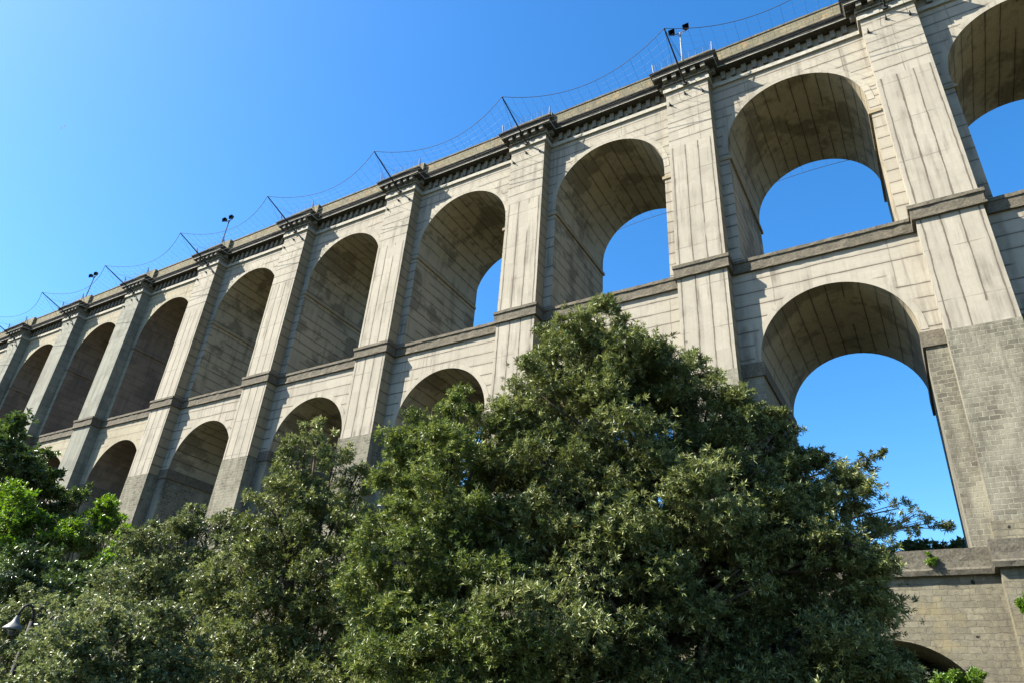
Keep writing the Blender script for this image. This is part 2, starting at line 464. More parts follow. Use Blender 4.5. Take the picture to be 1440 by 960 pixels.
for k in KS:
    x = PX[k]; old = k in OLD
    face = OLD_FACE if old else CON_FACE
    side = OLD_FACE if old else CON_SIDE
    pr = MB()
    vo = -(x - HW) - .25
    def shaft(z0, z1, vert, hw=HW, m=0, ms=1):
        y0 = 0.0; y1 = YB + YW
        fr = (lambda X, Z: (Z + 31.7 * k, X + vo)) if vert else (lambda X, Z: (X, Z))
        pr.face([(x - hw, y0, z0), (x + hw, y0, z0), (x + hw, y0, z1), (x - hw, y0, z1)], [fr(x - hw, z0), fr(x + hw, z0), fr(x + hw, z1), fr(x - hw, z1)], m)
        for s in (1, -1):
            q = [(x + s * hw, y0, z0), (x + s * hw, y1, z0), (x + s * hw, y1, z1), (x + s * hw, y0, z1)]
            if s < 0: q.reverse()
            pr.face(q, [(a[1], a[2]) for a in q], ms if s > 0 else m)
        pr.face([(x + hw, y1, z0), (x - hw, y1, z0), (x - hw, y1, z1), (x + hw, y1, z1)], [fr(x + hw, z0), fr(x - hw, z0), fr(x - hw, z1), fr(x + hw, z1)], m)
    zt = 40.0 + rnd.uniform(-.3, .5)
    shaft(zt, 46.6, False)
    shaft(29.4, zt, True)
    shaft(21.33, 28.6, True)
    shaft(46.6, 47.9, False)
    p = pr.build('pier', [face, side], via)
    # stone lower part, slightly battered
    st = MB()
    def sbox(z0, z1, h0, h1, y0, y1, mi, topm=True):
        a = [(x - h0, y0, z0), (x + h0, y0, z0), (x + h1, y1, z1), (x - h1, y1, z1)]
        st.face(a, [(q[0], q[2]) for q in a], mi)
        ye = YB + YW
        a = [(x + h0, y0, z0), (x + h0, ye, z0), (x + h1, ye, z1), (x + h1, y1, z1)]
        st.face(a, [(q[1], q[2]) for q in a], mi)
        a = [(x - h0, ye, z0), (x - h0, y0, z0), (x - h1, y1, z1), (x - h1, ye, z1)]
        st.face(a, [(q[1], q[2]) for q in a], mi)
        a = [(x + h0, ye, z0), (x - h0, ye, z0), (x - h1, ye, z1), (x + h1, ye, z1)]
        st.face(a, [(q[0], q[2]) for q in a], mi)
        if topm:
            a = [(x - h1, y1, z1), (x + h1, y1, z1), (x + h1, ye, z1), (x - h1, ye, z1)]
            st.face(a, [(q[0], q[1]) for q in a], mi)
    sbox(11.4, 21.33, HW + .16, HW + .012, -.10, -.012, 0)
    sbox(10.5, 11.4, HW + .36, HW + .33, -.30, -.27, 1)
    sbox(-3, 9.5, HW + .62, HW + .42, -.34, -.16, 1)
    o = st.build('pier_base', [STONE, STONE_LOW], p)
    # string course blocks and capital wrapped round the pier
    s1 = MB(); s1.sweep(pier_path(x, HW), shift(STR1, .003), [0] * 7, .018, .45)
    s1.build('string_block', LEDGE, p)
    s2 = MB(); s2.sweep(pier_path(x, HW + .36, -.22), shift(STR2, .004), [0] * 7, .014, .3)
    s2.build('plinth_moulding', LEDGE_LOW, p)
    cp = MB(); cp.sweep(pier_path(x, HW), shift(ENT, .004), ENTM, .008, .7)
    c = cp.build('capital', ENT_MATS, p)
    dn = MB()
    for i in range(5):
        xx = x - 1.5 + i * .75
        dn.box(xx - .17, xx + .17, -.62, -.14, 46.96, 47.37)
        if i: dn.face([(xx - .58, -.14, 46.96), (xx - .17, -.14, 46.96), (xx - .17, -.14, 47.37), (xx - .58, -.14, 47.37)])
    dn.build('dentil_row', DENT, c)
    for s in (-1, 1):
        dn = MB(); xx = x + s * (HW + .33)
        dn.box(xx - .2, xx + .2, .25, .6, 46.96, 47.37)
        dn.build('side_dentil', DENT, c)
    pb = MB()
    pb.box(x - 2.0, x + 2.0, .30, 1.2, 47.9, 49.62)
    pb.build('parapet_pier', STONE_PAR, p)
    # far side capital, plain
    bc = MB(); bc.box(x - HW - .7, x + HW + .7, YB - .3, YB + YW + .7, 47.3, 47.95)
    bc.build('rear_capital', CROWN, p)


def arch_wall(mb, x0, x1, z0, z1, xc, r, zs, y0, y1, mf, mi, mj, seg=28, fl=False):
    def fq(a):
        mb.face([(q[0], y0, q[1]) for q in a], [(q[0], q[1]) for q in a], mf)
        b_ = list(reversed(a))
        mb.face([(q[0], y1, q[1]) for q in b_], [(q[0], q[1]) for q in b_], mf)
    fq([(x0, z0), (xc - r, z0), (xc - r, zs), (x0, zs)])
    fq([(xc + r, z0), (x1, z0), (x1, zs), (xc + r, zs)])
    fq([(x0, zs), (xc - r, zs), (xc - r, z1), (x0, z1)])
    fq([(xc + r, zs), (x1, zs), (x1, z1), (xc + r, z1)])
    A = [(xc - r * math.cos(math.pi * i / seg), zs + r * math.sin(math.pi * i / seg)) for i in range(seg + 1)]
    ny = 1
    for i in range(seg):
        a, b_ = A[i], A[i + 1]
        fq([a, b_, (b_[0], z1), (a[0], z1)])
        L0 = zs - z0 + math.pi * r * i / seg; L1 = zs - z0 + math.pi * r * (i + 1) / seg
        mb.face([(a[0], y0, a[1]), (a[0], y1, a[1]), (b_[0], y1, b_[1]), (b_[0], y0, b_[1])],
                [(y0 + xc, L0), (y1 + xc, L0), (y1 + xc, L1), (y0 + xc, L1)], mi)
    mb.face([(xc - r, y0, z0), (xc - r, y1, z0), (xc - r, y1, zs), (xc - r, y0, zs)], [(y0, z0), (y1, z0), (y1, zs), (y0, zs)], mj)
    mb.face([(xc + r, y1, z0), (xc + r, y0, z0), (xc + r, y0, zs), (xc + r, y1, zs)], [(y1, z0), (y0, z0), (y0, zs), (y1, zs)], mj)


def archivolt(mb, xc, r, zs, wd, y, proud, seg=36, a0=.0, a1=math.pi):
    def pt(rr, an): return (xc - rr * math.cos(an), zs + rr * math.sin(an))
    for i in range(seg):
        p, q = a0 + (a1 - a0) * i / seg, a0 + (a1 - a0) * (i + 1) / seg
        j = [rnd.uniform(-.012, .012) for _ in range(2)]
        I0, I1, O0, O1 = pt(r - .004, p), pt(r - .004, q), pt(r + wd, p), pt(r + wd, q)
        yy = y - proud
        mb.face([(I0[0], yy, I0[1]), (I1[0], yy, I1[1]), (O1[0], yy, O1[1]), (O0[0], yy, O0[1])][::-1],
                [(p * r, .3)] * 4, 0)
        mb.face([(O0[0], yy, O0[1]), (O1[0], yy, O1[1]), (O1[0], y + .02, O1[1]), (O0[0], y + .02, O0[1])][::-1], None, 0)
        mb.face([(I0[0], yy, I0[1]), (I1[0], yy, I1[1]), (I1[0], y + .02, I1[1]), (I0[0], y + .02, I0[1])], None, 0)


for k in KS[:-1]:
    xr, xl = PX[k], PX[k + 1]
    x0, x1 = xl + HW - .1, xr - HW + .1
    xc = xl + 6.95
    old = k + 1 in OLD and k >= 5
    wall_m = OLD_WALL if old else CON_FACE
    vau = OLD_VAULT if old else CON_VAULT
    u = MB(); arch_wall(u, x0, x1, 29.44, 47.9, xc, 4.6, 39.8, YW, YB, 0, 1, 1)
    uo = u.build('upper_arch', [wall_m, vau], via)
    av = MB(); archivolt(av, xc, 4.6, 39.8, .42, YW, .022)
    av.build('archivolt', wall_m, uo)
    for s in (-1, 1):
        im = MB()
        xa = xc + s * 4.6; xb = xc + s * 5.2
        im.box(min(xa - s * .16, xb), max(xa - s * .16, xb), YW - .09, YB + .09, 38.52, 38.78)
        im.build('impost', [OLD_VAULT if old else CON_SIDE], uo)
    l = MB(); arch_wall(l, x0, x1, 21.2, 28.6, xc + .08, 4.19, 22.2, YW, YB, 0, 1, 1)
    lo = l.build('middle_arch', [wall_m, vau], via)
    av = MB(); archivolt(av, xc + .08, 4.19, 22.2, .38, YW, .02)
    av.build('archivolt', wall_m, lo)
    for s in (-1, 1):
        js = MB()
        xa = xc + .08 + s * 4.19; xe = x0 if s < 0 else x1
        # stone jamb, slightly battered
        za, zb = 10.5, 21.25
        xb0 = xa - s * .16
        def Q(p, uvf): js.face(p, [uvf(q) for q in p], 0)
        A_ = [(xb0, YW - .05, za), (xe, YW - .05, za), (xe, YW + .006, zb), (xa, YW + .006, zb)]
        if s < 0: A_.reverse()
        Q(A_, lambda q: (q[0], q[2]))
        B_ = [(xb0, YB, za), (xb0, YW - .05, za), (xa, YW + .006, zb), (xa, YB, zb)]
        if s < 0: B_.reverse()
        Q(B_, lambda q: (q[1], q[2]))
        C_ = [(xe, YB, za), (xb0, YB, za), (xa, YB, zb), (xe, YB, zb)]
        if s < 0: C_.reverse()
        Q(C_, lambda q: (q[0], q[2]))
        js.build('stone_jamb', STONE, lo)
    for s in (-1, 1):
        im = MB()
        xa = xc + .08 + s * 4.19; xe = (x0 + .12) if s < 0 else (x1 - .12)
        im.box(min(xa - s * .13, xe), max(xa - s * .13, xe), YW - .11, YB + .1, 21.12, 22.02)
        im.build('impost', LEDGE, lo)
    bt = MB(); arch_wall(bt, x0, x1, -3, 9.5, xc, 3.57, 3.1, YW - .02, YB, 0, 1, 1)
    bt.build('bottom_arch', [STONE_LOW, STONE_LOW], via)
    # ledges between the tiers: moulded front, floor slab behind
    for nm, prof, yy, zz, jt in (('string_course', STR1, YW, 29.47, .02), ('lower_string_course', STR2, YW - .02, 10.6, .014)):
        q = MB()
        q.sweep([(x0, yy, 0, -1), (x1, yy, 0, -1)], prof, [0] * 7, jt, .4, ends=False)
        q.face([(x0, yy, zz - .02), (x1, yy, zz - .02), (x1, YB + .25, zz - .02), (x0, YB + .25, zz - .02)], None, 0)
        q.face([(x0, YB + .25, zz - .95), (x0, YB + .25, zz - .02), (x1, YB + .25, zz - .02), (x1, YB + .25, zz - .95)], None, 0)
        q.build(nm, LEDGE if nm == 'string_course' else LEDGE_LOW, via)
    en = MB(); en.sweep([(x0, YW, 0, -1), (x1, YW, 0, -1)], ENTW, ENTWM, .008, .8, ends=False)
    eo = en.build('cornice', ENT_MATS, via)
    dn = MB()
    n = 12; a0 = xl + HW + 1.0; a1 = xr - HW - 1.0
    for i in range(n):
        xx = a0 + (a1 - a0) * i / (n - 1)
        xw = xx - .17 + rnd.uniform(-.02, .02)
        dn.box(xw, xx + .17, YW - .24, YW + .27, 46.59, 47.365)
        if i: dn.face([(xp, YW + .27, 46.59), (xw, YW + .27, 46.59), (xw, YW + .27, 47.365), (xp, YW + .27, 47.365)])
        xp = xx + .17
    dn.build('dentil_row', DENT, eo)
    pp = MB()
    pp.box(xl + 1.9, xr - 1.9, .62, 1.12, 47.9, 49.42)
    po = pp.build('parapet', STONE_PAR, via)
    cg = MB(); n = 8
    for i in range(n):
        a = xl + 2.02 + (xr - xl - 4.04) * i / n; b_ = xl + 2.02 + (xr - xl - 4.04) * (i + 1) / n
        cg.box(a, b_ - .015, .56, 1.2, 49.42 + rnd.uniform(-.008, .008), 49.56 + rnd.uniform(-.012, .012))
    cg.build('coping', CROWN_TOP, po)
    bp = MB(); bp.box(xl - 7 + 7, xr, YB - .9, YB - .4, 47.9, 49.3); bp.build('rear_parapet', STONE_PAR, via)
dk = MB(); dk.box(PX[10] - 3, PX[-1] + 3, YW + .05, YB - .05, 46.7, 48.1)
dk.build('road_deck', ASPH, via)

# ------------------------------------------------------------------ safety nets, poles, lamps on the bridge
ORD = {-1: 'the pier past the right edge', 0: 'the big pier at the right edge', 1: 'the second pier from the right', 2: 'the third pier from the right', 3: 'the fourth pier from the right',
       4: 'the fifth pier from the right', 5: 'the sixth pier from the right', 6: 'the seventh pier from the right, the first grey one',
       7: 'the eighth pier from the right, grey and bearing floodlights', 8: 'the ninth pier from the right near the left edge', 9: 'the pier at the left edge of the picture', 10: 'the last pier at far left'}
POLE_TOP = {}
for k in KS[1:-1]:
    x = PX[k] - .03
    e = empty('net_pole', (x, 0, 46.3))
    tag(e, 'dark net pole leaning out from ' + ORD[k], 'net pole', 'poles that hold the safety nets')
    top = np.array([x + rnd.uniform(-.1, .1), -4.45, 47.75 + rnd.uniform(-.1, .1)])
    POLE_TOP[k] = top
    q = MB(); q.tube([(x, -.2, 46.28), tuple(top)], [.075, .05], 8); q.build('pole', METAL, e)
    q = MB(); q.box(x - .16, x + .16, -.30, -.165, 46.1, 46.42); q.tube([(x - .2, -.24, 46.3), (x + .2, -.24, 46.3)], .05, 8)
    q.build('bracket', METAL, e)
    q = MB()
    q.tube([tuple(top), (x + 1.2, -.02, 45.0)], .012, 4); q.tube([tuple(top), (x - .5, -.02, 44.9)], .012, 4)
    q.tube([(x + .05, -3.2, 47.35), (x + .2, -.95, 47.85)], .012, 4)
    q.build('stay_cable', WIRE, e)
    for dx, z in ((-.1, 45.35), (1.25, 44.95), (-1.3, 44.7)):
        q = MB()
        q.box(x + dx - .07, x + dx + .07, -.12, .02, z - .07, z + .07)
        q.tube([(x + dx, -.1, z), (x + dx, -.34, z + .02)], .03, 6)
        q.build('anchor_bolt', METAL, e)


def net(a, b, inner_y, inner_z, sag_y, sag_z, label, nx=18, nyl=7, thin=.0055):
    e = empty('safety_net', tuple((a + b) / 2))
    tag(e, label, 'net', 'safety nets strung along the bridge')
    def P(s, t_):
        o = a + (b - a) * s
        k = 4 * s * (1 - s)
        o = o + np.array([0, sag_y * k, -sag_z * k])
        i = np.array([o[0], inner_y, inner_z])
        q = o + (i - o) * t_
        q[2] -= .35 * 4 * t_ * (1 - t_) * .6
        return q
    c = MB(); c.tube([P(s / 24, 0) for s in range(25)], .024, 5)
    c.build('edge_cable', METAL, e)
    m_ = MB()
    for j in range(1, nyl + 1):
        m_.tube([P(s / 20, j / nyl) for s in range(21)], thin, 3, cap=False)
    for i in range(1, nx):
        m_.tube([P(i / nx, j / 6) for j in range(7)], thin if i % 4 else thin * 1.5, 3, cap=False)
    m_.build('net_mesh', WIRE, e)


NETL = {0: 'dark cord safety net hung in front of the rightmost whole arch', 1: 'dark cord safety net over the second upper arch from the right',
        2: 'dark cord safety net over the third upper arch from the right', 3: 'dark cord safety net over the fourth upper arch from the right',
        4: 'dark cord safety net over the fifth upper arch from the right', 5: 'dark cord safety net over the sixth upper arch from the right',
        6: 'dark cord safety net over the seventh upper arch from the right', 7: 'dark cord safety net over the eighth upper arch from the right',
        8: 'dark cord safety net over the upper arch at the left edge'}
for k in range(0, 9):
    net(POLE_TOP[k], POLE_TOP[k + 1], .1, 47.0, 1.5, .7, NETL[k])
# net on the far side, seen as a faint line through the arches
for k, lab in ((0, 'far side safety net glimpsed through the rightmost whole upper arch'), (1, 'far side safety net glimpsed through the second upper arch from the right')):
    net(np.array([PX[k], 16.0, 47.6]), np.array([PX[k + 1], 16.0, 47.6]), YB + .4, 47.0, -1.5, .6, lab, 14, 5)

for k in range(0, 9):
    x = PX[k]
    e = empty('cap_railing', (x, -.5, 47.95))
    tag(e, 'wire railing on top of ' + ORD[k], 'railing', 'wire railings on the pier tops')
    for s in (-1, 1):
        q = MB()
        q.tube([(x + s * 2.3, -.62, 47.92), (x + s * 2.38, -.75, 49.05)], .045, 6)
        q.tube([(x + s * 2.3, -.2, 47.95), (x + s * 2.36, -.75, 48.9)], .035, 6)
        q.build('post', GALV, e)
    q = MB()
    for j in range(5):
        q.tube([(x - 2.34, -.64 - j * .025, 48.1 + j * .22), (x + 2.34, -.64 - j * .025, 48.1 + j * .22)], .006, 3, cap=False)
    for j in range(9):
        xx = x - 2.2 + j * .55
        q.tube([(xx, -.63, 48.0), (xx, -.74, 49.0)], .005, 3, cap=False)
    q.build('wire_panel', GALV, e)

FL = {1: ('floodlight mast with two black lamps on the pier left of the rightmost whole arch', 0.0, GALV),
      5: ('floodlight mast with two black lamps on the sixth pier from the right', .35, METAL),
      7: ('smallest floodlight mast with two lamps, on the grey eighth pier from the right', .35, METAL)}
for k, (lab, lean, mm) in FL.items():
    x = PX[k] - .35; y = .75
    e = empty('floodlight_mast', (x, y, 49.6))
    tag(e, lab, 'floodlight', 'floodlight masts on the parapet')
    q = MB(); q.tube([(x, y, 49.4), (x, y, 52.0), (x, y, 53.6)], [.07, .06, .05], 8)
    q.build('mast', mm, e)
    q = MB(); q.tube([(x - .62, y, 53.6), (x + .62, y, 53.6)], .04, 6)
    for s in (-1, 1): q.tube([(x + s * .3, y, 53.6), (x, y, 53.1)], .025, 6)
    q.build('crossbar', mm, e)
    for s in (-1, 1):
        q = MB()
        cx = x + s * .6
        # flared housing facing out and down
        f0 = [(cx - .16, y - .02, 53.62), (cx + .16, y - .02, 53.62), (cx + .16, y - .02, 53.9), (cx - .16, y - .02, 53.9)]
        f1 = [(cx - .27, y - .34, 53.4), (cx + .27, y - .34, 53.4), (cx + .27, y - .44, 53.86), (cx - .27, y - .44, 53.86)]
        for i in range(4):
            j = (i + 1) % 4
            q.face([f0[i], f0[j], f1[j], f1[i]])
        q.face(f0[::-1])
        q.tube([(cx, y, 53.6), (cx, y - .1, 53.72)], .03, 6)
        h = q.build('lamp_head', METAL, e)
        q = MB(); q.face([(a[0], a[1] + .012, a[2]) for a in f1]); q.build('glass', GLASS, h)

# ------------------------------------------------------------------ foliage
def leaf_mesh(name, pos, axis, L, Wd, tint, material, parent):
    """pos,axis: arrays of leaf bases and directions; folded lance-shaped blades"""
    n = len(pos)
    rs = np.random.RandomState(n % 99991)
    ax = axis / (np.linalg.norm(axis, axis=1, keepdims=True) + 1e-9)
    rv = rs.normal(size=(n, 3)) * .55 + np.array([0, 0, 1.0])
    sd_ = np.cross(ax, rv); sd_ /= np.linalg.norm(sd_, axis=1, keepdims=True) + 1e-9
    nr = np.cross(sd_, ax)
    L = L[:, None]; Wd = Wd[:, None]
    tip = pos + ax * L - nr * L * .14
    midl = pos + ax * L * .48 + sd_ * Wd * .5 + nr * Wd * .22
    midr = pos + ax * L * .48 - sd_ * Wd * .5 + nr * Wd * .22
    V = np.stack([pos, midl, tip, midr], 1).reshape(-1, 3)
    me = bpy.data.meshes.new(name)
    me.vertices.add(n * 4); me.vertices.foreach_set('co', V.astype(np.float32).ravel())
    base = (np.arange(n) * 4)[:, None]
    tri = np.concatenate([base + np.array([[0, 2, 1]]), base + np.array([[0, 3, 2]])], 1).reshape(-1)
    me.loops.add(n * 6); me.loops.foreach_set('vertex_index', tri.astype(np.int32))
    me.polygons.add(n * 2)
    me.polygons.foreach_set('loop_start', (np.arange(n * 2) * 3).astype(np.int32))
    me.polygons.foreach_set('loop_total', np.full(n * 2, 3, np.int32))
    me.update(calc_edges=True)
    at_ = me.attributes.new('tint', 'FLOAT', 'POINT')
    at_.data.foreach_set('value', np.repeat(np.clip(tint, 0, 1), 4).astype(np.float32))
    me.materials.append(material)
    o = bpy.data.objects.new(name, me); COL.objects.link(o)
    o.parent = parent; o.location = -Vector(parent.location)
    return o


SZ = {}


def crown_points(lobes, seed, ros_per_m2, leaves, L, out_up=.7, thin=False, sub=9):
    """lobes: (centre, radius, flatten). Twig tips gathered into sub-clumps on each lobe, each a rosette of leaves."""
    rs = np.random.RandomState(seed)
    P = []; A = []; T = []
    for (c, R, fl) in lobes:
        c = np.asarray(c, float)
        ns_ = max(4, int(sub * (.55 + .5 * rs.rand())))
        d = rs.normal(size=(ns_, 3)); d[:, 2] = d[:, 2] * .8 + .25
        d /= np.linalg.norm(d, axis=1, keepdims=True)
        cc = c + d * R * (.55 + .5 * rs.rand(ns_, 1)) * np.array([1, 1, fl])
        nt_ = max(16, int(ros_per_m2 * R * R * 4 * (.2 if R < .33 and thin else 1)))
        w_ = rs.randint(0, ns_, nt_)
        off = rs.normal(size=(nt_, 3)) * R * .18 * np.array([1, 1, .62])
        p = cc[w_] + off
        # inner fill
        ni = int(nt_ * .22)
        q = rs.normal(size=(ni, 3)); q /= np.linalg.norm(q, axis=1, keepdims=True)
        q = c + q * R * .6 * rs.rand(ni, 1) ** .4 * np.array([1, 1, fl])
        p = np.concatenate([p, q])
        o = p - c
        o = o / (np.linalg.norm(o, axis=1, keepdims=True) + 1e-6)
        axis = o * .8 + np.array([0, 0, out_up]) + rs.normal(size=p.shape) * .4
        axis /= np.linalg.norm(axis, axis=1, keepdims=True)
        base_t = np.clip(rs.rand(len(p)) * .55 + .14 + .1 * rs.randn(), .02, .8)
        P.append(p); A.append(axis); T.append(base_t)
    P = np.concatenate(P); A = np.concatenate(A); T = np.concatenate(T)
    n = len(P)
    # expand rosettes into leaves
    rv = rs.normal(size=(n, 3)); s1 = np.cross(A, rv); s1 /= np.linalg.norm(s1, axis=1, keepdims=True); s2 = np.cross(A, s1)
    pos = []; ax = []; ti = []
    for j in range(leaves):
        ph = 2.399963 * j + rs.rand(n) * .7
        inc = np.radians(22 + 68 * ((j + .5) / leaves) + rs.normal(size=n) * 12)
        dirv = A * np.cos(inc)[:, None] + (s1 * np.cos(ph)[:, None] + s2 * np.sin(ph)[:, None]) * np.sin(inc)[:, None]
        pos.append(P - A * (L * .5 * j / leaves)[..., None] if hasattr(L, '__len__') else P - A * (L * .55 * j / leaves))
        ax.append(dirv)
        ti.append(np.minimum(T + rs.normal(size=n) * .1, .88) + 0 * rs.normal(size=n) * .13 + (rs.rand(n) < .0015) * 1.0)
    SZ['k'] = np.tile(np.clip(rs.normal(.95, .22, n), .45, 1.4), leaves)
    return np.concatenate(pos), np.concatenate(ax), np.concatenate(ti), rs


def limbs(root, lobes, trunk_top, r0, seed, every=1):
    rs = random.Random(seed)
    mb = MB()
    root = np.array(root, float); tt = np.array(trunk_top, float)
    mid = (root + tt) / 2 + np.array([rs.uniform(-.2, .2), rs.uniform(-.2, .2), 0])
    mb.tube([root + np.array([0, 0, -.4]), root + np.array([0, 0, .3]), mid, tt], [r0 * 1.5, r0 * 1.1, r0 * .9, r0 * .7], 10)
    for i, (c, R, fl) in enumerate(lobes):
        if i % every: continue
        c = np.array(c, float)
        st = mid + (tt - mid) * rs.uniform(.0, 1)
        if c[2] < st[2]: st = mid * .6 + root * .4
        a = st + (c - st) * .45 + np.array([rs.uniform(-.3, .3), rs.uniform(-.3, .3), rs.uniform(.0, .5)]) * min(1, R)
        mb.tube([st, a, c], [min(r0 * .42, R * .3), min(r0 * .26, R * .16), min(r0 * .1, R * .04)], 7)
        for _ in range(3):
            e = c + np.array([rs.gauss(0, 1), rs.gauss(0, 1), rs.gauss(.2, .8)]) * R * .4
            mb.tube([a + (c - a) * .6, (c + e) / 2 + np.array([0, 0, .05]), e], [min(r0 * .12, R * .03), min(r0 * .07, R * .02), min(r0 * .03, R * .01)], 5)
    return mb


def make_tree(name, label, cat, lob_px, material, seed, L, W, dens, leaves=9, group=None, ground=None, r0=.16, sub=9, flat=.85, trunk_uv=None, jit=.35, up=.7, fill=True):
    """lob_px: (u, v, radius in px, distance)"""
    rs = np.random.RandomState(seed)
    lobes = []
    for (u, v, rp, d) in lob_px:
        d2 = d + rs.uniform(-jit, jit)
        lobes.append((at(u, v, d2), rp * d2 / F_PX, flat))
    if fill:
        for (u, v, rp, d) in [q for q in lob_px if q[2] > 1.2 * np.mean([q[2] for q in lob_px]) * .75]:
            d2 = d + 1.2 * rp * d / F_PX + rs.uniform(0, jit)
            lobes.append((at(u + rs.uniform(-.3, .3) * rp, v + rp * .25, d2), rp * d2 / F_PX * .9, flat))
    C = np.mean([l[0] for l in lobes], 0)
    if trunk_uv is not None: C[:2] = at(*trunk_uv)[:2]
    gz = ground if ground is not None else ground_h(C[0], C[1])
    e = empty(name, (C[0], C[1], gz))
    tag(e, label, cat, group)
    zmax = max(l[0][2] for l in lobes); zmin = min(l[0][2] - l[1] for l in lobes)
    tt = np.array([C[0], C[1], gz + (zmax - gz) * .62])
    limbs((C[0], C[1], gz), lobes, tt, r0, seed).build('trunk', BARK, e, True)
    pos, ax, ti, r2 = crown_points(lobes, seed, dens, leaves, L, up, name == 'laurel_tree', sub=sub)
    n = len(pos)
    leaf_mesh('crown', pos, ax, SZ['k'] * L * (.65 + .6 * r2.rand(n)), SZ['k'] * W * (.7 + .6 * r2.rand(n)), ti, material, e)
    return n


LAUREL = m_leaf('laurel_leaf', (.034, .044, .014), (.122, .148, .05), (.255, .27, .118), (.22, .14, .05), trans=.2, rough=.47, spec=.42)
LAUREL2 = m_leaf('fresh_laurel_leaf', (.034, .05, .014), (.11, .144, .04), (.232, .258, .092), (.24, .22, .06), trans=.22, rough=.47, spec=.42)
GREY = m_leaf('grey_oak_leaf', (.044, .058, .022), (.118, .142, .054), (.235, .256, .12), (.25, .23, .09), trans=.2, rough=.42, spec=.45)
DARKG = m_leaf('dark_leaf', (.022, .038, .012), (.058, .092, .026), (.11, .155, .046), (.12, .15, .05), trans=.18)
BRIGHT = m_leaf('bright_acacia_leaf', (.042, .08, .014), (.09, .155, .027), (.155, .225, .045), (.19, .22, .05), trans=.34)
OLIVE = m_leaf('olive_shrub_leaf', (.05, .07, .02), (.10, .125, .035), (.17, .19, .06), (.2, .12, .05), trans=.15)
CYP = m_leaf('cypress_leaf', (.018, .035, .01), (.035, .06, .015), (.07, .1, .025), (.08, .11, .03), trans=.05)

cnt = 0
A = [(825, 448, 40, 13.8), (800, 480, 48, 13.6), (862, 478, 46, 13.7), (765, 500, 46, 13.5), (905, 500, 50, 13.7), (830, 530, 80, 13.2), (745, 545, 50, 13.2),
     (905, 555, 70, 13.3), (775, 590, 75, 12.9), (965, 520, 36, 13.9), (975, 575, 60, 13.5), (730, 620, 60, 12.9), (860, 625, 90, 12.5), (955, 650, 80, 12.8), (1020, 600, 48, 13.6), (1100, 600, 26, 13.9), (1040, 575, 26, 13.8), (1000, 545, 26, 13.9),
     (1072, 600, 44, 13.8), (1060, 660, 60, 13.2), (1110, 650, 45, 13.7), (1140, 700, 60, 13.4), (1110, 740, 75, 12.8), (1185, 700, 40, 13.9),
     (790, 690, 80, 12.0), (880, 730, 95, 11.6), (985, 730, 90, 11.9), (1060, 790, 90, 12.7), (1190, 770, 55, 13.2), (1245, 745, 32, 13.9), (1235, 800, 40, 13.4), (1165, 840, 75, 13.1),
     (740, 760, 80, 11.6), (830, 800, 90, 11.0), (930, 830, 100, 12.2), (1030, 880, 105, 12.7), (1130, 900, 85, 13.0), (1210, 860, 45, 13.0), (1200, 930, 70, 12.8), (1222, 905, 38, 13.0), (1245, 935, 30, 13.0), (1235, 965, 40, 12.8),
     (770, 880, 90, 10.7), (880, 920, 100, 11.8), (990, 970, 105, 12.5), (1110, 990, 95, 12.9), (800, 980, 95, 10.9), (1040, 800, 26, 11.7), (1072, 822, 22, 11.6), (1010, 850, 16, 11.7), (905, 760, 30, 10.9),
     (700, 660, 50, 13.8), (690, 720, 55, 13.6), (700, 800, 70, 13.0), (1200, 662, 21, 15.6), (1222, 645, 13, 15.8), (1242, 638, 7, 15.9), (1172, 650, 20, 15.4), (1288, 722, 15, 15.7), (1312, 734, 11, 15.8), (1334, 743, 7, 15.9), (1264, 714, 15, 15.5), (1285, 745, 11, 15.6), (1225, 690, 18, 15.5)]
cnt += make_tree('laurel_tree', 'largest tree in the centre foreground, dark laurel-like foliage reaching up past the middle string course', 'tree', A, LAUREL, 11, .086, .024, 190, 11,
                 trunk_uv=(930, 900, 13.0), r0=.17)
Ct = [(640, 572, 34, 12.9), (605, 600, 38, 12.8), (675, 600, 40, 12.9), (580, 640, 45, 12.7), (640, 640, 60, 12.5), (700, 655, 45, 12.7), (560, 690, 45, 12.6), (620, 710, 70, 12.2), (690, 730, 65, 12.1),
      (535, 745, 45, 12.4), (590, 790, 70, 11.8), (670, 810, 75, 11.4), (530, 820, 55, 12.0), (600, 880, 80, 11.2), (690, 900, 80, 10.9), (520, 900, 60, 11.8), (560, 960, 80, 11.2), (660, 980, 85, 10.8)]
cnt += make_tree('laurel_tree', 'fresh green laurel-like tree left of the largest tree, its top before a middle arch', 'tree', Ct, LAUREL2, 12, .084, .024, 190, 11, trunk_uv=(620, 900, 12.6), r0=.13)
Bt = [(445, 612, 24, 16.2), (430, 640, 34, 16), (468, 650, 34, 16), (400, 665, 30, 16), (500, 670, 30, 15.8), (440, 695, 50, 15.6), (385, 705, 38, 15.7), (490, 730, 48, 15.3), (420, 760, 60, 15.2),
      (350, 745, 40, 15.5), (335, 790, 45, 15.3), (400, 830, 60, 14.8), (480, 810, 55, 14.8), (320, 850, 55, 15), (390, 900, 65, 14.4), (470, 890, 60, 14.3), (310, 920, 60, 14.6), (400, 970, 70, 14), (480, 965, 60, 13.9)]
cnt += make_tree('evergreen_tree', 'rounded evergreen with a pointed top before the grey stone pier base, left of centre', 'tree', Bt, LAUREL, 13, .085, .03, 150, 8, trunk_uv=(410, 900, 15.6), r0=.13)
Dt = [(268, 722, 22, 19.2), (250, 745, 30, 19), (290, 750, 30, 19), (225, 770, 32, 18.8), (310, 780, 36, 18.6), (265, 790, 48, 18.5), (205, 800, 36, 18.4), (240, 830, 48, 18), (300, 850, 50, 17.8), (185, 760, 26, 19), (180, 830, 36, 18)]
